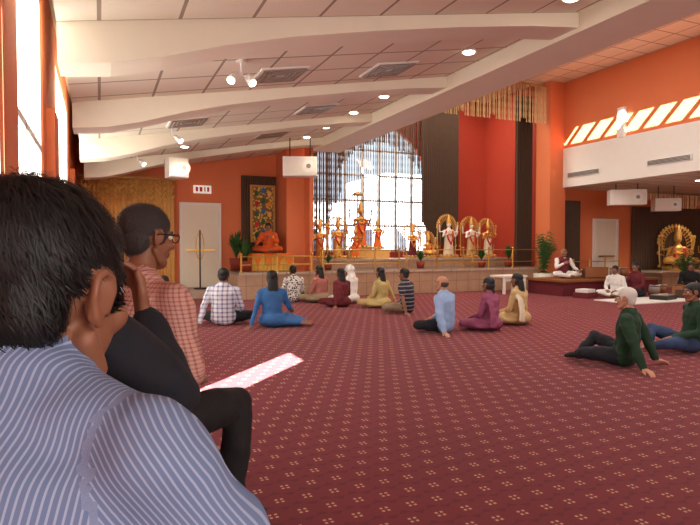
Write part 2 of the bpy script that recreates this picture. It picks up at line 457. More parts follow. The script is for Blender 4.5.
def beads(name,x0,x1,y,ztop,zbf,sp,w,mat):
    m=MB(); x=x0; i=0
    v=[];f=[]
    while x<x1:
        t=(x-x0)/(x1-x0); zb=zbf(t)
        yy=y+.03*math.sin(i*1.7)
        stp=.22; zz=ztop; ring=[]; k=0
        while zz>zb:
            r=w if k%2==0 else w*.6
            ring.append((x,yy,zz,r)); zz-=stp/2; k+=1
        if len(ring)>1:
            o=len(v)
            for (a,b2,c,r) in ring: v+=[(a-r,b2,c),(a,b2-r,c),(a+r,b2,c),(a,b2+r,c)]
            for q in range(len(ring)-1):
                for j in range(4):
                    kk=(j+1)%4; f.append((o+q*4+j,o+(q+1)*4+j,o+(q+1)*4+kk,o+q*4+kk))
        x+=sp*(.8+.4*random.random()); i+=1
    m.add(v,f,mat,smooth=False)
    m.box(x0,x1,y-.03,y+.03,ztop,ztop+.05,mat)
    return m.obj(name)
beads('bead_curtain',5.35,10.2,16.3,5.9,lambda t:1.0,.085,.016,'bead_brown')
beads('bead_curtain',5.3,6.8,16.15,5.9,lambda t:1.0+3.2*max(0,t-.4),.035,.018,'bead_brown')
beads('bead_curtain',6.7,9.7,16.2,5.9,lambda t:3.5+1.0*math.sin(math.pi*t)**.7,.05,.018,'bead_brown')
c=MB(); fluted(c,9.55,10.95,15.98,15.98,lambda t:1.2+.9*(1-t)**2,lambda t:5.9,'curtain_brown',160,.04,20); c.obj('heavy_drape')
c=MB(); fluted(c,5.12,5.75,15.98,15.98,lambda t:1.0,lambda t:5.9,'curtain_brown',80,.04,9); c.obj('heavy_drape')
beads('bead_fringe',5.7,12.28,13.38,6.05,lambda t:4.9+.06*math.sin(12*math.pi*t),.05,.02,'bead_gold')
c=MB(); fluted(c,11.75,12.28,14.1,13.95,lambda t:.68,lambda t:5.9,'curtain_brown',80,.05,8); c.obj('curtain_stage')
c=MB(); fluted(c,12.95,13.7,13.4,13.4,lambda t:.05,lambda t:2.7,'curtain_brown',80,.04,8); c.obj('curtain_side')
c=MB(); fluted(c,16.0,19.6,13.44,13.44,lambda t:.52,lambda t:2.6,'curtain_brown',160,.02,30); c.obj('curtain_shrine')
c=MB(); fluted(c,3.5,4.47,15.25,15.25,lambda t:.68,lambda t:3.2,'curtain_brown',80,.02,14); c.obj('curtain_panel')
beads('bead_valance',15.8,19.8,13.1,3.0,lambda t:2.6+.15*math.cos(6.28*t),.06,.02,'bead_gold')
# ceiling fixtures
def vent(x,y):
    z=zc(x); v=MB(); M=Matrix.Translation((x,y,z))@Matrix.Rotation(-math.atan(.176),4,'Y')
    v.box(-.3,.3,-.3,.3,-.02,.0,'white_plastic',M)
    for k,r in enumerate((.26,.2,.14,.08)):
        for s_ in (-1,1):
            v.box(-r,r,s_*r-.016,s_*r+.016,-.035,-.02,'grille',M); v.box(s_*r-.016,s_*r+.016,-r,r,-.035,-.02,'grille',M)
    v.obj('ceiling_air_diffuser')
for x,y in ((2.04,6.8),(3.57,6.85),(1.3,9.4),(3.4,9.2),(3.3,11.6)): vent(x,y)
def downlight(x,y,z=None,pw=40):
    z=zc(x) if z is None else z
    d=MB(); d.cyl(x,y,z-.02,z+.02,.10,'white_plastic'); d.cyl(x,y,z-.03,z-.021,.07,'lamp_glow'); d.obj('recessed_downlight')
    l=bpy.data.lights.new('lamp','SPOT'); l.energy=pw; l.spot_size=R(120); l.spot_blend=.6; l.color=(1,.86,.68); l.shadow_soft_size=.06
    o=bpy.data.objects.new('downlight_lamp',l); o.location=(x,y,z-.06); scene.collection.objects.link(o)
for x,y in ((4.4,4.45),(4.4,6.2),(4.4,8.6),(4.4,9.85),(4.4,11.3),(4.4,12.5),(1.6,12.0)): downlight(x,y)
downlight(.7,13.9,None,70)  # extra lamp, added to brighten the gold drapery
for x,y in ((14.6,10.2),(16.5,8.6),(14.6,7.5)): downlight(x,y,3.06)
downlight(17.5,11.7,3.06,160)  # added lamp that lifts the dark shrine statue
d=MB(); d.cyl(1.2,8.6,zc(1.2)-.05,zc(1.2)+.02,.07,'white_plastic'); d.obj('smoke_detector')
def spot(x,y,ztop,dirv,n=2):
    s=MB(); s.cyl(x,y,ztop-.03,ztop+.03,.06,'white_plastic'); s.cyl(x,y,ztop-.16,ztop,.012,'white_plastic')
    for k in ((-1,1) if n==2 else (1,)):
        d=Vector((dirv[0]*.8+k*.35,dirv[1],dirv[2])).normalized(); c=Vector((x+k*.08,y,ztop-.18))
        s.tube([(x,y,ztop-.15,.01),(c.x,c.y,c.z,.01)],'white_plastic',seg=6)
        e=c+d*.09; s.tube([(c.x-d.x*.05,c.y-d.y*.05,c.z-d.z*.05,.03),(c.x,c.y,c.z,.04),(e.x,e.y,e.z,.05)],'white_plastic',seg=12,cap=False)
        g=e+d*.004; s.tube([(e.x-d.x*.01,e.y-d.y*.01,e.z-d.z*.01,.042),(g.x,g.y,g.z,.042)],'lamp_glow',seg=12,cap=False)
    s.obj('track_spotlight')
spot(1.42,6.15,zc(1.42),(-.1,-.5,-.6)); spot(1.1,9.7,zc(1.1),(.2,-.5,-.6),1); spot(.7,12.2,zc(.7),(.2,-.5,-.6),1)
def speaker(x,y,z,w,h,d,rz,top):
    s=MB(); s.box(-w/2,w/2,-d/2,d/2,-h/2,h/2,'white_plastic')
    s.box(-w/2+.03,w/2-.03,-d/2-.012,-d/2,-h/2+.03,h/2-.03,'marble_white')
    for k in (-.3,.3): s.cyl(k*w,0,h/2,top-z,.012,'dark_metal',seg=6)
    M=Matrix.Translation((w*.25,-d/2-.013,0))@Matrix.Rotation(R(90),4,'X')
    s.cyl(0,0,0,.01,h*.33,'white_paint',seg=24,M=M); s.cyl(0,0,.01,.014,h*.12,'grille',seg=20,M=M)
    s.obj('hanging_loudspeaker',loc=(x,y,z),rz=rz)
speaker(4.1,12.1,3.05,.75,.42,.4,R(-20),3.7)
speaker(1.5,12.5,2.93,.4,.4,.35,R(10),3.15)
speaker(13.6,11.6,2.66,.95,.42,.4,R(-35),3.06); speaker(15.2,11.6,2.5,.7,.36,.4,R(-35),3.06)

# ------------------------------------------------------------------ HEADS
HC={}
def head(kind,hair,skin,vox=.0065):
    key=(kind,hair,skin,vox)
    if key in HC: return HC[key]
    p=Prims()
    p.ell((0,-.012,.028),(.075,.095,.084),skin)
    p.ell((0,.022,-.03),(.062,.066,.078),skin)
    p.ell((0,.052,-.094),(.034,.034,.026),skin)
    for s in (-1,1):
        p.tube([(s*.06,.0,-.05,.014),(s*.05,.03,-.085,.014),(s*.02,.06,-.1,.014)],skin)
        p.ell((s*.036,.062,-.026),(.024,.024,.022),skin)
        p.ell((s*.012,.1,-.034),(.009,.01,.008),skin)
        p.ell((s*.078,-.006,-.01),(.006,.015,.026),skin,Euler((R(-12),0,R(-s*14))),bias=-.004)
        C=[(s*.079,.008,-.02),(s*.082,.012,.002),(s*.085,.006,.018),(s*.088,-.008,.024),(s*.088,-.02,.014),(s*.086,-.021,-.004),(s*.082,-.012,-.026),(s*.079,-.003,-.034)]
        p.tube([c+(.005,) for c in C],skin,bias=-.004)
        p.tube([(s*.018,.083,.022,.005),(s*.034,.083,.027,.0055),(s*.052,.07,.02,.004)],hair if hair!='hair_white' else 'hair_dark_grey')
    p.ell((0,.074,.016),(.05,.014,.011),skin)
    p.tube([(0,.083,.012,.008),(0,.094,-.01,.0095),(0,.106,-.03,.0125)],skin)
    p.ell((0,.083,-.058),(.024,.010,.006),'lips'); p.ell((0,.082,-.068),(.021,.010,.0065),'lips')
    if kind=='bald':
        p.ell((0,-.045,-.005),(.08,.068,.055),hair)
        for s in (-1,1): p.ell((s*.07,.005,.012),(.011,.025,.032),hair)
    elif kind!='none':
        p.ell((0,-.018,.044),(.083,.098,.081),hair)
        p.ell((0,-.052,-.01),(.071,.052,.066),hair)
        for s in (-1,1): p.ell((s*.069,.014,.012),(.011,.022,.034),hair)
    if kind in('long','braid','bun'):
        p.ell((0,-.03,-.01),(.088,.075,.085),hair)
    if kind=='long': p.tube([(0,-.07,-.03,.075,.045),(0,-.095,-.15,.085,.035),(0,-.10,-.28,.075,.025),(0,-.10,-.36,.04,.015)],hair)
    if kind=='braid':
        pts=[(0,-.09,-.06-.045*i,.032 if i%2 else .024) for i in range(9)]; p.tube([(0,-.08,-.02,.05)]+pts,hair)
    if kind=='bun': p.ell((0,-.12,-.02),(.045,.035,.045),hair)
    co,f,m,st_=sculpt(p,vox,2)
    H=[(co,f,m)]
    for s in (-1,1):
        v,ff=ellip((s*.033,.0725,.006),(.015,.012,.0095)); H.append((np.array(v),ff,['eye_white']*len(ff)))
        v,ff=ellip((s*.033,.081,.006),(.0065,.005,.0065)); H.append((np.array(v),ff,['eye_dark']*len(ff)))
    HC[key]=H; return H
HAND={}
def hand(skin,curl):
    k=(skin,curl)
    if k in HAND: return HAND[k]
    p=Prims()
    p.tube([(0,-.01,0,.026,.019),(0,.03,0,.036,.016),(0,.075,-.002,.04,.013)],skin)
    for x,y,L,r in ((.031,.082,.07,.0092),(.0105,.089,.08,.0095),(-.010,.086,.074,.009),(-.030,.076,.058,.008)):
        a=0; q=Vector((x,y,-.002)); pts=[(x*.9,y-.03,0,r)]
        pts.append((q.x,q.y,q.z,r))
        for fr,i in ((.45,1),(.3,2),(.25,3)):
            a+=curl; q=q+Vector((0,math.cos(a),-math.sin(a)))*L*fr; pts.append((q.x,q.y,q.z,r*(1-.07*i)))
        p.tube(pts,skin)
    p.tube([(.018,.015,-.004,.014),(.044,.045,-.010,.0125),(.056,.07,-.016,.0105),(.06,.092,-.022,.009)],skin)
    HAND[k]=sculpt(p,.0052,1)
    return HAND[k]
def add_hand(mb,wr,d,n,right,skin,curl=.3):
    co,f,m,_=hand(skin,curl)
    Y=Vector(d).normalized(); Z=-Vector(n); Z=(Z-Y*Z.dot(Y)).normalized(); X=Y.cross(Z)
    M=Matrix(((X.x,Y.x,Z.x,wr[0]),(X.y,Y.y,Z.y,wr[1]),(X.z,Y.z,Z.z,wr[2]),(0,0,0,1)))
    c=co.copy()
    if right: c[:,0]*=-1
    mb.add(c,f,m,M,True,None,flip=right)
# ------------------------------------------------------------------ BODIES
def lerp(a,b,t): return tuple(a[i]+(b[i]-a[i])*t for i in range(3))
def build_person(name,J,top,bottom,skin='skin',hair='hair_black',hk='short',sleeve='long',loc=(0,0,0),yaw=0,sc=1,
                 hyaw=0,hpitch=0,vox=.0145,skirt=None,drape=None,veil=None,fem=False,feet='skin',collar=True,hands=(1,1),glasses=False,
                 strands=0,curl=.3,headvox=.0065,wide=1.08,vest=None,smooth=3,folds=.009,armr=None,hsc=1,depth=1,sref=None,trap=.05):
    p=Prims(); P=J['pelvis']; N=J['neck']; H=J['head']; W=(.92 if fem else 1.0)*wide
    mid=J.get('mid',lerp(P,N,.5))
    def sp(t):
        return lerp(P,mid,min(1,t*2)) if t<.5 else lerp(mid,N,(t-.5)*2)
    hw=1.08 if fem else 1.0; dp=depth
    p.tube([sp(0)+(.165*W*hw,.125*dp),sp(.28)+(.15*W,.122*dp),sp(.5)+(.155*W,.12*dp),sp(.72)+(.175*W,.12*dp),sp(.88)+(.165*W,.1*dp),sp(.97)+(.11*W,.08*dp)],vest or top)
    p.tube([N[:2]+(N[2]-.03,.06),lerp(N,H,.5)+(.053,),(H[0],H[1]-.012,H[2]-.05,.052)],skin)
    if collar:
        nb=Vector(N)+Vector((0,.005,.012))
        pts=[]
        for i in range(13):
            a=R(60)+2*math.pi*i/12
            pts.append((nb.x+.066*math.cos(a),nb.y+.062*math.sin(a),nb.z+.012-.022*math.sin(a),.011,.02))
        p.tube(pts,top,lat=(0,0,1))
    for s,k in ((1,'R'),(-1,'L')):
        S=J['sh'+k];E=J['el'+k];Wr=J['wr'+k]
        p.tube([(N[0]+s*.04,N[1]-.01,N[2]-.03,trap),lerp(N,S,.6)[:2]+(lerp(N,S,.6)[2]-.008,trap*1.1),S+(.058,)],vest or top)
        a=armr or (.064 if not fem else .055)
        def AN(A,B):
            ax=(Vector(B)-Vector(A)).normalized(); ref=Vector(sref or (.87,s*.5,0)); 
            if ref.cross(ax).length<.4: ref=Vector((0,0,1))
            ref=(ref-ax*ref.dot(ax)).normalized(); return tuple(ref)
        if sleeve=='short':
            p.tube([S+(a,),lerp(S,E,.55)+(a*.95,)],top,bias=-.003,sdir=AN(S,E)); p.tube([lerp(S,E,.5)+(.043,),E+(.038,)],skin)
            p.tube([E+(.038,),lerp(E,Wr,.4)+(.037,),Wr+(.025,)],skin)
        else:
            p.tube([S+(a,),lerp(S,E,.5)+(a*.9,),E+(a*.8,)],top,sdir=AN(S,E),bias=-.004)
            w2=lerp(E,Wr,.93)
            p.tube([E+(a*.8,),lerp(E,Wr,.5)+(a*.7,),w2+(a*.55,)],top,sdir=AN(E,Wr)); p.tube([w2+(.027,),Wr+(.025,)],skin)
        hp=J['hip'+k];kn=J['kn'+k];an=J['an'+k];to=J['to'+k]
        p.tube([hp+(.098,),lerp(hp,kn,.5)+(.085,),kn+(.064,)],bottom)
        p.tube([kn+(.062,),lerp(kn,an,.35)+(.06,),lerp(kn,an,.95)+(.046,)],bottom)
        p.tube([an+(.036,.036),lerp(an,to,.5)+(.038,.03),to+(.036,.02)],feet)
    if skirt:
        for (c,r) in skirt[1]: p.ell(c,r,skirt[0])
    if drape:
        SL=J['shL']
        p.tube([(SL[0]*.7,SL[1]+.08,SL[2]-.1,.05,.03),(SL[0]*.8,SL[1],SL[2]+.05,.06,.02),(SL[0]*.8,SL[1]-.10,SL[2]-.1,.075,.025),(SL[0]*.9,SL[1]-.15,SL[2]-.3,.09,.02),(SL[0],SL[1]-.16,.08,.1,.02)],drape)
    if veil:
        h=Vector(H)
        p.ell(tuple(h+Vector((0,-.02,.03))),(.098,.112,.1),veil); p.tube([tuple(h+Vector((0,-.05,-.05)))+(.09,.07),(0,h.y-.07,h.z-.2,.14,.09),(0,h.y-.09,h.z-.4,.17,.08)],veil)
    co,f,m,st_=sculpt(p,vox,smooth,folds,(top,bottom))
    mb=MB(); mb.add(co,f,m,None,True,st_)
    HM=Matrix.Translation(H)@Matrix.Rotation(hyaw,4,'Z')@Matrix.Rotation(hpitch,4,'X')@Matrix.Scale(hsc,4)
    for v,ff,mm in head(hk,hair,skin,headvox): mb.add(v,ff,mm,HM,True)
    if strands:
        v,ff,mm=head(hk,hair,skin,headvox)[0]
        hf=[q for q,x in zip(ff,mm) if x==hair]
        cen=np.array([v[list(q)].mean(0) for q in hf]); nor=[]
        for q in hf:
            a=v[q[0]];b_=v[q[1]];c_=v[q[2]]; n=np.cross(b_-a,c_-a); nor.append(n/(np.linalg.norm(n)+1e-9))
        nor=np.array(nor); idx=np.random.randint(0,len(hf),strands); sv=[];sf=[]
        for i in idx:
            if v[hf[i][0]][1]>.05 and v[hf[i][0]][2]<.04: continue
            c0=cen[i]+np.random.randn(3)*.003; n=nor[i]
            d=np.array([c0[0]*1.5,(c0[1]+.05)*1.5+.02,-.09])+np.random.randn(3)*.022
            d=d-n*(d@n); d/=np.linalg.norm(d)+1e-9
            d=d+n*(.1+.12*random.random()); L=.010+.011*random.random()
            side=np.cross(n,d); side/=np.linalg.norm(side)+1e-9; w=.0006
            p0=c0; p1=c0+d*L*.5; p2=c0+(d-n*.2)*L
            o=len(sv); sv+=[p0-side*w,p0+side*w,p1-side*w,p1+side*w,p2]; sf+=[(o,o+1,o+3,o+2),(o+2,o+3,o+4)]
        mb.add(sv,sf,'hair_strand' if hair=='hair_black' else hair,HM,True)
    if glasses:
        for s in (-1,1):
            mb.tube([(s*.034+.024*math.cos(a*math.pi/6),.099,.004+.018*math.sin(a*math.pi/6),.0024) for a in range(13)],'dark_metal',M=HM,seg=6)
            mb.tube([(s*.058,.098,.012,.0028),(s*.084,.02,.012,.0028),(s*.088,-.012,.008,.0028)],'dark_metal',M=HM,seg=6)
        mb.tube([(-.012,.102,.008,.0022),(.012,.102,.008,.0022)],'dark_metal',M=HM,seg=6)
    for s,k,on in ((1,'R',hands[0]),(-1,'L',hands[1])):
        if not on: continue
        E=Vector(J['el'+k]);Wr=Vector(J['wr'+k]); d=(J.get('hd'+k) or tuple(Wr-E)); n=J.get('hn'+k,(0,0,-1))
        add_hand(mb,tuple(Wr),d,n,s>0,skin,curl)
    return mb.obj(name,loc=loc,rz=yaw,sc=sc)
def J_floor(lean=0,arms=('lap','lap'),legs='cross',fem=False):
    W=.9 if fem else 1
    J=dict(pelvis=(0,0,.12),mid=(0,lean*.35-.01,.34),neck=(0,lean+.01,.58),head=(0,lean+.045,.735))
    for s,k,a in ((1,'R',arms[0]),(-1,'L',arms[1])):
        J['sh'+k]=(s*.19*W,lean,.52)
        if a=='lap': J['el'+k]=(s*.26*W,lean*.5+.04,.27); J['wr'+k]=(s*.12,.27,.2)
        if a=='knee': J['el'+k]=(s*.28*W,lean*.5+.1,.3); J['wr'+k]=(s*.3,.3,.24)
        if a=='floor': J['el'+k]=(s*.27*W,lean-.08,.28); J['wr'+k]=(s*.31,lean-.17,.045); J['hd'+k]=(s*.5,-.7,-.12)
        if a=='back': J['el'+k]=(s*.28*W,lean-.1,.29); J['wr'+k]=(s*.31,lean-.2,.05); J['hd'+k]=(s*.5,-.7,-.1)
        if a=='up': J['el'+k]=(s*.25*W,lean+.12,.32); J['wr'+k]=(s*.1,lean+.26,.42); J['hn'+k]=(-s,0,0)
        J['hip'+k]=(s*.09,.03,.115)
        if legs=='cross': J['kn'+k]=(s*.36,.27,.13); J['an'+k]=(-s*.04,.36+.03*s,.075); J['to'+k]=(-s*.17,.33+.03*s,.06)
        if legs=='right': 
            J['kn'+k]=(.26+.06*s,.34-.1*s,.11); J['an'+k]=(.48+.02*s,.0+.06*s,.06); J['to'+k]=(.6+.02*s,-.06+.06*s,.045)
        if legs=='front': J['kn'+k]=(s*.22,.38,.26 if s>0 else .14); J['an'+k]=(s*.02,.5,.07); J['to'+k]=(s*.06,.62,.05)
    return J
SK=lambda m:(m,[((0,.14,.08),(.33,.3,.078)),((0,-.02,.12),(.21,.18,.118))])
SKR=lambda m:(m,[((.12,.12,.08),(.34,.26,.078)),((0,-.02,.12),(.21,.18,.118)),((.34,.04,.065),(.18,.14,.06))])
G=(3.9,14.2)
def yawto(x,y,tx=G[0],ty=G[1],extra=0): return math.atan2(-(tx-x),(ty-y))+R(extra)
def fp(name,x,y,top,bottom,extra=0,sc=1.0,lean=0,arms=('lap','lap'),legs='cross',hturn=0,**k):
    fem=k.get('fem',False)
    return build_person(name,J_floor(lean,arms,legs,fem),top,bottom,loc=(x,y,0),yaw=yawto(x,y,extra=extra),sc=sc,hyaw=R(hturn),**k)
fp('seated_man_plaid_shirt',1.84,9.36,'shirt_plaid_blue','cl_navy',sc=1.1,arms=('lap','floor'),legs='cross',wide=1.15)
fp('seated_woman_blue_kurta',2.52,8.85,'cl_blue','cl_blue',sc=1.06,arms=('knee','floor'),legs='right',fem=True,hk='long',skirt=SKR('cl_blue'),hturn=8)
fp('seated_person_printed_shirt',4.1,12.6,'shirt_print','cl_black',sc=1.0)
fp('seated_woman_rose_top',4.65,12.3,'cl_rose','cl_khaki',sc=1.0,fem=True,hk='long',skirt=SK('cl_khaki'))
fp('seated_woman_maroon_saree',4.72,11.2,'cl_maroon','cl_maroon',sc=.97,fem=True,hk='long',drape='cl_maroon',skirt=SK('cl_maroon'),arms=('lap','floor'))
fp('seated_woman_white_veil',5.2,11.8,'cl_white','cl_white',sc=1.02,fem=True,hk='short',veil='cl_white',skirt=SK('cl_white'))
fp('seated_woman_beige_kurta',5.42,10.7,'cl_beige','cl_beige',sc=1.0,fem=True,hk='long',skirt=SK('cl_beige'),arms=('floor','lap'))
fp('seated_man_striped_polo',5.42,9.6,'shirt_polo','cl_khaki',extra=15,sc=1.02,lean=.03,arms=('lap','floor'),legs='cross',sleeve='short',wide=1.2)
fp('seated_man_light_blue_shirt',4.75,7.25,'cl_ltblue','cl_navy',extra=22,sc=1.0,arms=('lap','floor'),legs='cross',hk='bald',hair='hair_dark_grey',skin='skin_light',lean=.02,wide=1.28,armr=.072)
fp('seated_woman_purple_saree',5.5,7.15,'cl_purple','cl_purple',extra=8,sc=.96,fem=True,hk='braid',drape='cl_purple',skirt=SK('cl_purple'))
fp('seated_woman_gold_saree',6.35,7.5,'cl_gold','cl_gold',extra=0,sc=1.0,fem=True,hk='long',drape='cl_cream',skirt=SK('cl_gold'))
fp('seated_man_green_sweater',5.2,4.42,'cl_green','cl_navy',extra=20,sc=1.0,lean=-.04,arms=('back','back'),legs='front',hk='short',hair='hair_white',skin='skin_light',wide=1.25,vox=.012,feet='cl_black',armr=.072,folds=.01)
fp('seated_person_green_top',6.62,4.68,'cl_green','cl_jeans',extra=45,sc=1.0,lean=-.05,arms=('back','lap'),legs='front',vox=.014)
fp('seated_person_dark_top',.95,9.9,'cl_black','cl_black',sc=.95,extra=-10)
fp('seated_person_red_top',.75,11.6,'cl_maroon','cl_black',sc=.95,extra=-10)
fp('seated_woman_musician',12.65,10.45,'cl_maroon','cl_black',extra=20,sc=1.05,fem=True,hk='long',skirt=SK('cl_black'),arms=('up','lap'))
fp('seated_man_white_kurta',12.0,10.5,'cl_white','cl_white',extra=40,sc=.95,lean=.06)
fp('seated_man_dark_kurta',15.0,10.7,'cl_black','cl_black',extra=70,sc=1.0,lean=.04)
fp('seated_man_cream_kurta',14.3,8.6,'cl_cream','cl_cream',extra=90,sc=.95,lean=.05)
b=MB(); b.box(10.9,14.4,11.2,12.5,0,.36,'cl_maroon'); b.box(10.85,14.45,11.15,12.55,.36,.42,'wood_mid'); b.obj('musicians_dais')
build_person('seated_singer_maroon_vest',J_floor(.03,('up','knee'),'cross'),'cl_white','cl_white',loc=(11.62,11.95,.425),yaw=R(160),sc=.95,vest='cl_maroon',hk='bald',hair='hair_white',skin='skin')
b=MB(); b.box(10.8,14.6,9.0,10.1,0,.02,'cl_white'); b.obj('white_floor_cloth')
def harmonium(x,y,z,rz):
    h=MB(); h.box(-.32,.32,-.18,.18,0,.2,'wood_dark'); h.box(-.3,.3,-.17,-.02,.2,.225,'marble_white')
    for k in range(14): h.box(-.29+.042*k,-.27+.042*k,-.1,-.02,.225,.235,'eye_dark')
    h.box(-.32,.32,.0,.18,.2,.28,'wood_mid'); h.box(-.3,.3,.18,.26,.02,.3,'wood_mid'); h.obj('harmonium',loc=(x,y,z),rz=rz)
harmonium(12.5,11.7,.425,R(150)); harmonium(13.4,9.6,.022,R(20))
def tabla(x,y,z):
    t=MB()
    for dx,r in ((0,.13),(.32,.11)):
        t.tube([(x+dx,y,z+.02,r*.7),(x+dx,y,z+.1,r*1.1),(x+dx,y,z+.24,r)],'wood_mid' if dx else 'grille',cap=False,seg=18)
        t.cyl(x+dx,y,z+.24,z+.26,r,'marble_white'); t.cyl(x+dx,y,z+.26,z+.265,r*.4,'eye_dark')
        t.tube([(x+dx+r*math.cos(a*.5236),y+r*math.sin(a*.5236),z+.24,.014) for a in range(13)],'cl_maroon',seg=6)
        t.tube([(x+dx+r*math.cos(a*.5236),y+r*math.sin(a*.5236),z+.03,.03) for a in range(13)],'cl_maroon',seg=6)
    t.obj('tabla_drums')
tabla(13.5,10.6,0); tabla(13.3,11.7,.425)
b=MB(); b.box(-.3,.3,-.2,.2,0,.1,'dark_metal'); b.box(-.28,.28,-.18,.18,.1,.115,'grille')
for k in range(8): b.cyl(-.24+.07*k,0,.115,.13,.012,'white_plastic',seg=8)
b.obj('audio_mixer',loc=(12.4,9.5,.022),rz=.3)
def lowtable(name,x0,x1,y0,y1,h,m):
    t=MB(); t.box(x0,x1,y0,y1,h-.05,h,m)
    for x in (x0+.03,x1-.09):
        for y in (y0+.03,y1-.09): t.box(x,x+.06,y,y+.06,0,h-.05,m)
    t.box(x0+.05,x1-.05,y0+.05,y0+.07,h-.16,h-.05,m); t.obj(name)
lowtable('white_low_table',9.9,10.7,12.3,12.9,.5,'white_paint')
lowtable('white_low_table',15.2,16.0,9.4,9.9,.4,'white_paint')
b=MB(); b.box(-.25,.25,-.2,.2,0,.14,'cl_maroon'); b.box(-.2,.2,-.16,.16,.14,.22,'cl_white'); b.obj('cushion_stack',loc=(11.15,10.7,0),rz=.3)

# guru on draped seat
b=MB(); fluted(b,3.5,4.6,14.1,14.1,lambda t:.67,lambda t:1.08,'cl_yellow',80,.02,10)
b.box(3.52,4.58,14.12,14.66,.67,1.08,'cl_orange'); b.box(3.48,4.6,14.08,14.68,1.08,1.11,'cl_orange')
for k in range(4): 
    a=3.5+.275*k; v=[(a,14.06,1.1),(a+.275,14.06,1.1),(a+.1375,14.06,.76)]; b.add(v,[(0,2,1)],'cl_orange',None,False)
b.obj('draped_throne')
build_person('seated_guru_orange_robe',J_floor(0,('knee','up'),'cross'),'cl_deep_orange','cl_deep_orange',loc=(4.0,14.36,1.115),yaw=R(158),sc=.92,drape='cl_yellow',skin='skin',hk='short',folds=.012,vox=.012)
# ------------------------------------------------------------------ deity statues
def deity(name,x,y,z,h,body,dress,yaw=0,arch=True,crown='gold',orn='gold',seated=False,arms4=True):
    p=Prims()
    if not seated:
        p.tube([(0,0,.06,.16,.12),(0,0,.3,.13,.1),(0,0,.5,.12,.09)],dress)
    else:
        for s in(-1,1):
            p.tube([(s*.07,0,.2,.075),(s*.26,.14,.18,.06)],dress); p.tube([(s*.26,.14,.18,.055),(-s*.05,.2,.14,.04)],dress)
        p.ell((0,.06,.17),(.2,.16,.08),dress)
    zb=.5 if not seated else .2
    p.tube([(0,0,zb-.02,.1,.08),(0,0,zb+.1,.08,.065),(0,0,zb+.22,.115,.075),(0,0,zb+.26,.06,.05)],body)
    p.tube([(0,0,zb+.24,.035),(0,0,zb+.32,.032)],body)
    H=zb+.38
    p.ell((0,.005,H),(.06,.068,.078),body); p.ell((0,.07,H-.01),(.01,.014,.02),body)
    for s in(-1,1):
        p.ell((s*.062,0,H),(.014,.012,.03),orn)
        p.tube([(s*.12,0,zb+.21,.036),(s*.2,.03,zb+.06,.028),(s*.15,.17,zb+.12,.02),(s*.15,.19,zb+.19,.024)],body)
        if arms4: p.tube([(s*.12,-.02,zb+.2,.034),(s*.27,-.02,zb+.18,.026),(s*.29,.0,zb+.36,.02)],body); p.ell((s*.29,0,zb+.42),(.03,.03,.04),orn)
    p.tube([(0,0,H+.05,.07),(0,0,H+.1,.06),(0,0,H+.17,.045),(0,0,H+.25,.018)],crown)
    p.tube([(.1*math.cos(a*.5236),.09*math.sin(a*.5236),zb+.2-.09*max(0,math.sin(a*.5236)),.022) for a in range(13)],'garland_flower')
    p.tube([(-.1,.05,zb+.2,.022),(-.08,.1,zb,.024),(0,.13,zb-.14,.026),(.08,.1,zb,.024),(.1,.05,zb+.2,.022)],'flower_red' if dress!='cl_maroon' else 'garland_flower')
    co,f,m,_=sculpt(p,.011,1)
    mb=MB(); mb.add(co,f,m)
    mb.cyl(0,0,0,.03,.26,'gold',seg=20); mb.cyl(0,0,.03,.08,.2,'antique_gold',.22,seg=20)
    for k in range(12):
        a=k*math.pi/6; mb.ell((.22*math.cos(a),.22*math.sin(a),.05),(.05,.05,.03),'gold')
    if arch:
        T=H+.2
        pts=[(.29*math.cos(math.pi*k/16),-.1,T-.29+.33*math.sin(math.pi*k/16),.012) for k in range(17)]
        pts=[(.27,-.1,.05,.014),(.29,-.1,.3,.014)]+pts+[(-.29,-.1,.3,.014),(-.27,-.1,.05,.014)]
        mb.tube(pts,orn,seg=8)
        q2=[(a*.7,b,c*.9,.009) for a,b,c,_ in pts]; mb.tube(q2,'antique_gold',seg=6)
        for q in pts: mb.ell((q[0]*1.08,-.1,q[2]+.02),(.02,.012,.032),orn)
        for k in range(1,len(pts)-1):
            a=pts[k]; bq=q2[k]; mb.tube([a[:3]+(.01,),bq[:3]+(.01,)],orn,seg=6)
            mb.ell(tuple((a[i]+bq[i])/2 for i in range(3)),(.022,.01,.022),'antique_gold')
    return mb.obj(name,loc=(x,y,z),rz=yaw,sc=h/1.2)
F=R(180)
deity('golden_deity_statue',5.7,15.1,.945,1.15,'gold','antique_gold',F)
deity('golden_deity_statue',6.25,15.1,.945,1.25,'gold','gold',F)
deity('golden_deity_statue',6.75,14.98,.945,1.0,'antique_gold','cl_orange',F,arch=False)
deity('deity_statue_orange_robe',7.15,15.5,1.21,1.5,'antique_gold','cl_orange',F,arch=False)
deity('golden_deity_statue',7.72,15.5,1.21,1.0,'gold','cl_orange',F,arch=False)
deity('golden_deity_statue',8.7,15.1,.945,1.1,'gold','cl_maroon',F)
deity('golden_deity_statue',9.25,15.1,.945,1.15,'gold','gold',F,seated=True)
deity('marble_deity_statue',10.0,15.1,.945,1.4,'marble_white','cl_cream',F)
deity('golden_deity_statue',10.85,15.1,.945,1.35,'marble_white','cl_gold',F)
deity('golden_deity_statue',11.5,15.1,.945,1.3,'gold','cl_cream',F)
b=MB(); b.cyl(7.15,15.72,1.2,2.85,.015,'brass',seg=8); b.tube([(7.15,15.72,2.82,.2),(7.15,15.72,2.9,.12),(7.15,15.72,2.95,.03)],'antique_gold',cap=False,seg=16); b.obj('ceremonial_umbrella')
b=MB(); b.box(16.0,19.4,12.3,13.35,0,.45,'altar_tile'); b.box(15.95,19.45,12.25,13.35,.45,.5,'marble'); b.obj('side_shrine_platform')
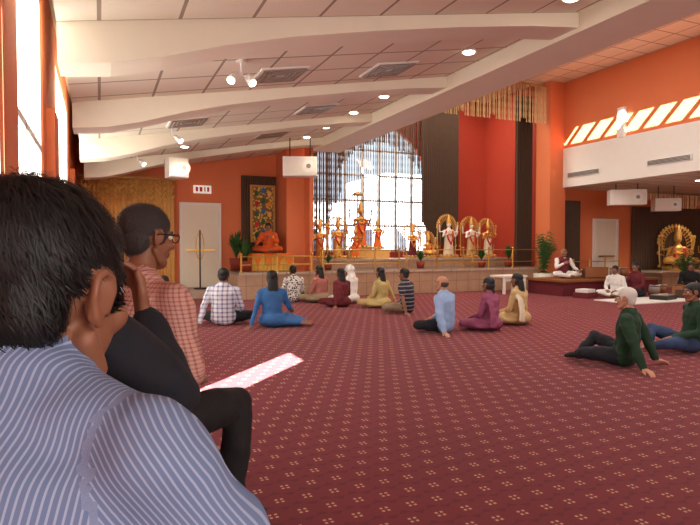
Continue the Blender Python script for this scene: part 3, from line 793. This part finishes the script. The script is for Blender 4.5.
deity('seated_deity_statue',17.3,12.75,.51,2.1,'gold','gold',R(150),seated=True,arch=True)
deity('golden_deity_statue',18.7,12.75,.51,1.0,'gold','cl_orange',R(150),arch=False)
for x in (5.45,8.1,10.4,11.9):
    b=MB(); b.cyl(x,14.4,.662,.69,.12,'brass'); b.tube([(x,14.4,.68,.016),(x,14.4,.8,.018),(x,14.4,.86,.035),(x,14.4,.92,.018),(x,14.4,1.15,.018)],'brass',seg=10)
    b.cyl(x,14.4,1.15,1.18,.05,'brass',.12); b.ell((x,14.4,1.23),(.02,.02,.045),'garland_flower'); b.obj('brass_oil_lamp')
def plant(name,x,y,z,h,n,spread,pot='pot_red',palm=False):
    m=MB(); ph=.22*h+.1
    m.tube([(x,y,z+.01,.1*h+.05),(x,y,z+ph,.13*h+.07)],pot,cap=False,seg=16)
    rnd=random.Random(int(x*100))
    for i in range(n):
        a=rnd.random()*6.283; el=rnd.uniform(.25,1.0); L=h*rnd.uniform(.6,1.0)
        pts=[]
        for k in range(6):
            t=k/5; rr=spread*el*t**1.2; zz=z+ph+L*(t-.45*el*t*t*1.2)
            pts.append(Vector((x+rr*math.cos(a),y+rr*math.sin(a),zz)))
        side=Vector((-math.sin(a),math.cos(a),0))
        v=[];f=[]
        for k,q in enumerate(pts):
            w=(.012 if palm else .05*h)*math.sin(math.pi*(k/5*.85+.12)); v+=[tuple(q-side*w),tuple(q+side*w+Vector((0,0,.01)))]
        for k in range(5): f.append((2*k,2*k+1,2*k+3,2*k+2))
        m.add(v,f,'leaf')
        if palm:
            for k in range(1,6):
                for j in (0,.5):
                    q=pts[k-1].lerp(pts[k],j+.25)
                    for s_ in (-1,1):
                        e=q+side*s_*.1*h+Vector((math.cos(a)*.06,math.sin(a)*.06,-.05)); d=(pts[k]-pts[k-1]).normalized()*.012
                        m.add([tuple(q-d),tuple(q+d),tuple(e)],[(0,1,2)],'leaf')
    return m.obj(name)
plant('potted_plant',3.3,13.98,.662,.75,60,.24)
plant('potted_plant',3.25,14.75,.662,1.0,50,.3)
plant('potted_palm',11.9,12.98,0.0,1.8,28,.36,'pot_white',True)
plant('potted_plant',8.3,13.95,.662,.45,40,.24)
plant('potted_plant',10.4,13.95,.662,.5,40,.24)
plant('potted_plant',11.4,13.95,.662,.6,40,.26)
plant('potted_plant',5.5,13.95,.662,.35,36,.2)
plant('potted_palm',16.1,11.6,0,1.1,30,.4,'pot_white',True); plant('potted_plant',19.2,11.8,0,1.0,40,.35,'pot_red')

# ------------------------------------------------------------------ foreground row
def chair(x,y,rz):
    c=MB(); c.box(-.22,.22,-.22,.23,.36,.41,'cl_maroon')
    c.box(-.22,.22,-.25,-.21,.5,.86,'cl_maroon')
    for sx in (-.21,.21):
        c.tube([(sx,-.25,.01,.013),(sx,-.21,.38,.013),(sx,-.26,.88,.013)],'dark_metal',seg=8); c.tube([(sx,.21,.01,.013),(sx,.2,.37,.013)],'dark_metal',seg=8)
    c.tube([(-.21,-.26,.88,.013),(.21,-.26,.88,.013)],'dark_metal',seg=8)
    c.obj('stacking_chair',loc=(x,y,0),rz=rz)
def J_chair(lean=.05,**k):
    J=dict(pelvis=(0,-.02,.55),mid=(0,lean*.4-.03,.79),neck=(0,lean,1.05),head=(0,lean+.045,1.215))
    for s,q in ((1,'R'),(-1,'L')):
        J['sh'+q]=(s*.195,lean-.005,.985); J['el'+q]=(s*.25,lean+.06,.72); J['wr'+q]=(s*.12,lean+.26,.67)
        J['hip'+q]=(s*.1,.02,.54); J['kn'+q]=(s*.17,.44,.54); J['an'+q]=(s*.16,.42,.1); J['to'+q]=(s*.18,.58,.05)
    J.update(k)
    return J
chair(-.15,.64,R(-30)); chair(-.15,1.55,R(-62)); chair(0.05,2.4,R(-60))
build_person('seated_man_pinstripe_shirt',J_chair(.05,neck=(.01,.06,1.12),head=(.045,.11,1.213),mid=(0,-.01,.84),shR=(.18,.05,1.05),shL=(-.2,.05,1.085),elR=(.30,.17,.80),elL=(-.3,.17,.8),wrR=(.2,.42,.66),wrL=(-.2,.42,.66)),
   'shirt_pinstripe','cl_black',loc=(-.155,.64,0),yaw=R(-30),sc=1.03,hyaw=R(-10),hpitch=R(-6),vox=.0085,headvox=.0045,strands=26000,smooth=8,feet='black_leather',wide=1.15,armr=.068,folds=.010,hsc=.97,depth=1.22,sref=(.87,.5,0),trap=.068)
build_person('seated_man_navy_shirt',J_chair(.1,mid=(0,.03,.8),neck=(-.02,.1,1.06),head=(-.033,.14,1.2),shR=(.19,.1,1.05),shL=(-.2,.06,1.02),elR=(.24,.24,.92),wrR=(.10,.245,1.09),hdR=(-.35,.1,.9),hnR=(-.3,-.9,.2),elL=(-.26,.25,.85),wrL=(-.1,.33,.75)),
   'cl_navy','cl_black',loc=(-.17,1.52,0),yaw=R(-60),sc=1.03,hyaw=R(5),hpitch=R(-8),vox=.011,headvox=.0055,smooth=4,feet='black_leather',wide=1.1,curl=.45,armr=.066,folds=.011)
build_person('seated_man_checked_shirt',J_chair(.1,elR=(.24,.12,.74),wrR=(.1,.27,.68)),'shirt_check','cl_black',loc=(.05,2.4,0),yaw=R(-55),sc=1.1,
   hyaw=R(-8),hpitch=R(-5),vox=.012,headvox=.0055,smooth=4,feet='black_leather',glasses=True,hair='hair_dark_grey',strands=9000,folds=.01)
b=MB(); b.tube([(0,0,.1,.16,.1),(0,0,.22,.15,.09),(0,0,.3,.1,.05)],'black_leather',lat=(1,0,0)); b.tube([(-.08,0,.3,.012),(-.05,0,.42,.012),(.05,0,.42,.012),(.08,0,.3,.012)],'black_leather',seg=6)
b.obj('black_handbag',loc=(.9,6.6,0),rz=.6)

# ------------------------------------------------------------------ LIGHTS
w=bpy.data.worlds.new('World'); scene.world=w; w.use_nodes=True
bg=w.node_tree.nodes['Background']; bg.inputs[0].default_value=(.78,.89,1,1); bg.inputs[1].default_value=1.1
def area(name,loc,rot,sx,sy,pw,col=(1,.95,.88)):
    l=bpy.data.lights.new(name,'AREA'); l.shape='RECTANGLE'; l.size=sx; l.size_y=sy; l.energy=pw; l.color=col
    o=bpy.data.objects.new(name,l); o.location=loc; o.rotation_euler=rot; scene.collection.objects.link(o)
area('rear_fill_light',(3,-4.8,2.0),(R(92),0,0),6,2.6,350,(1,.98,.94))  # fill lamp added behind the camera; rear wall is solid, no window
area('void_fill_light',(8,6,6.1),(0,0,0),4.5,12,400,(1,.98,.94))  # unseen fill panel added below the closed upper ceiling, no opening here
area('stage_fill_light',(8.5,14.8,6.2),(0,0,0),6,1.5,240,(1,.92,.78))  # added fill panel over the stage, hidden from view by the header
area('right_wing_light',(17,5,3.0),(0,0,0),6,6,160,(1,.92,.8))
s=bpy.data.lights.new('sun','SUN'); s.energy=66; s.angle=R(.6); s.color=(1,.97,.9)
o=bpy.data.objects.new('sun',s); d=Vector((.68,.73,-.70)).normalized(); o.rotation_euler=d.to_track_quat('-Z','Y').to_euler(); o.location=(-10,-10,20); scene.collection.objects.link(o)
cam=bpy.data.cameras.new('camera'); co=bpy.data.objects.new('camera',cam); scene.collection.objects.link(co)
co.location=(0,0,1.3); co.rotation_euler=(R(90-1.66),0,R(-23.7)); cam.lens=29.3; cam.sensor_width=36; cam.clip_start=.05
scene.camera=co
scene.view_settings.view_transform='Standard'
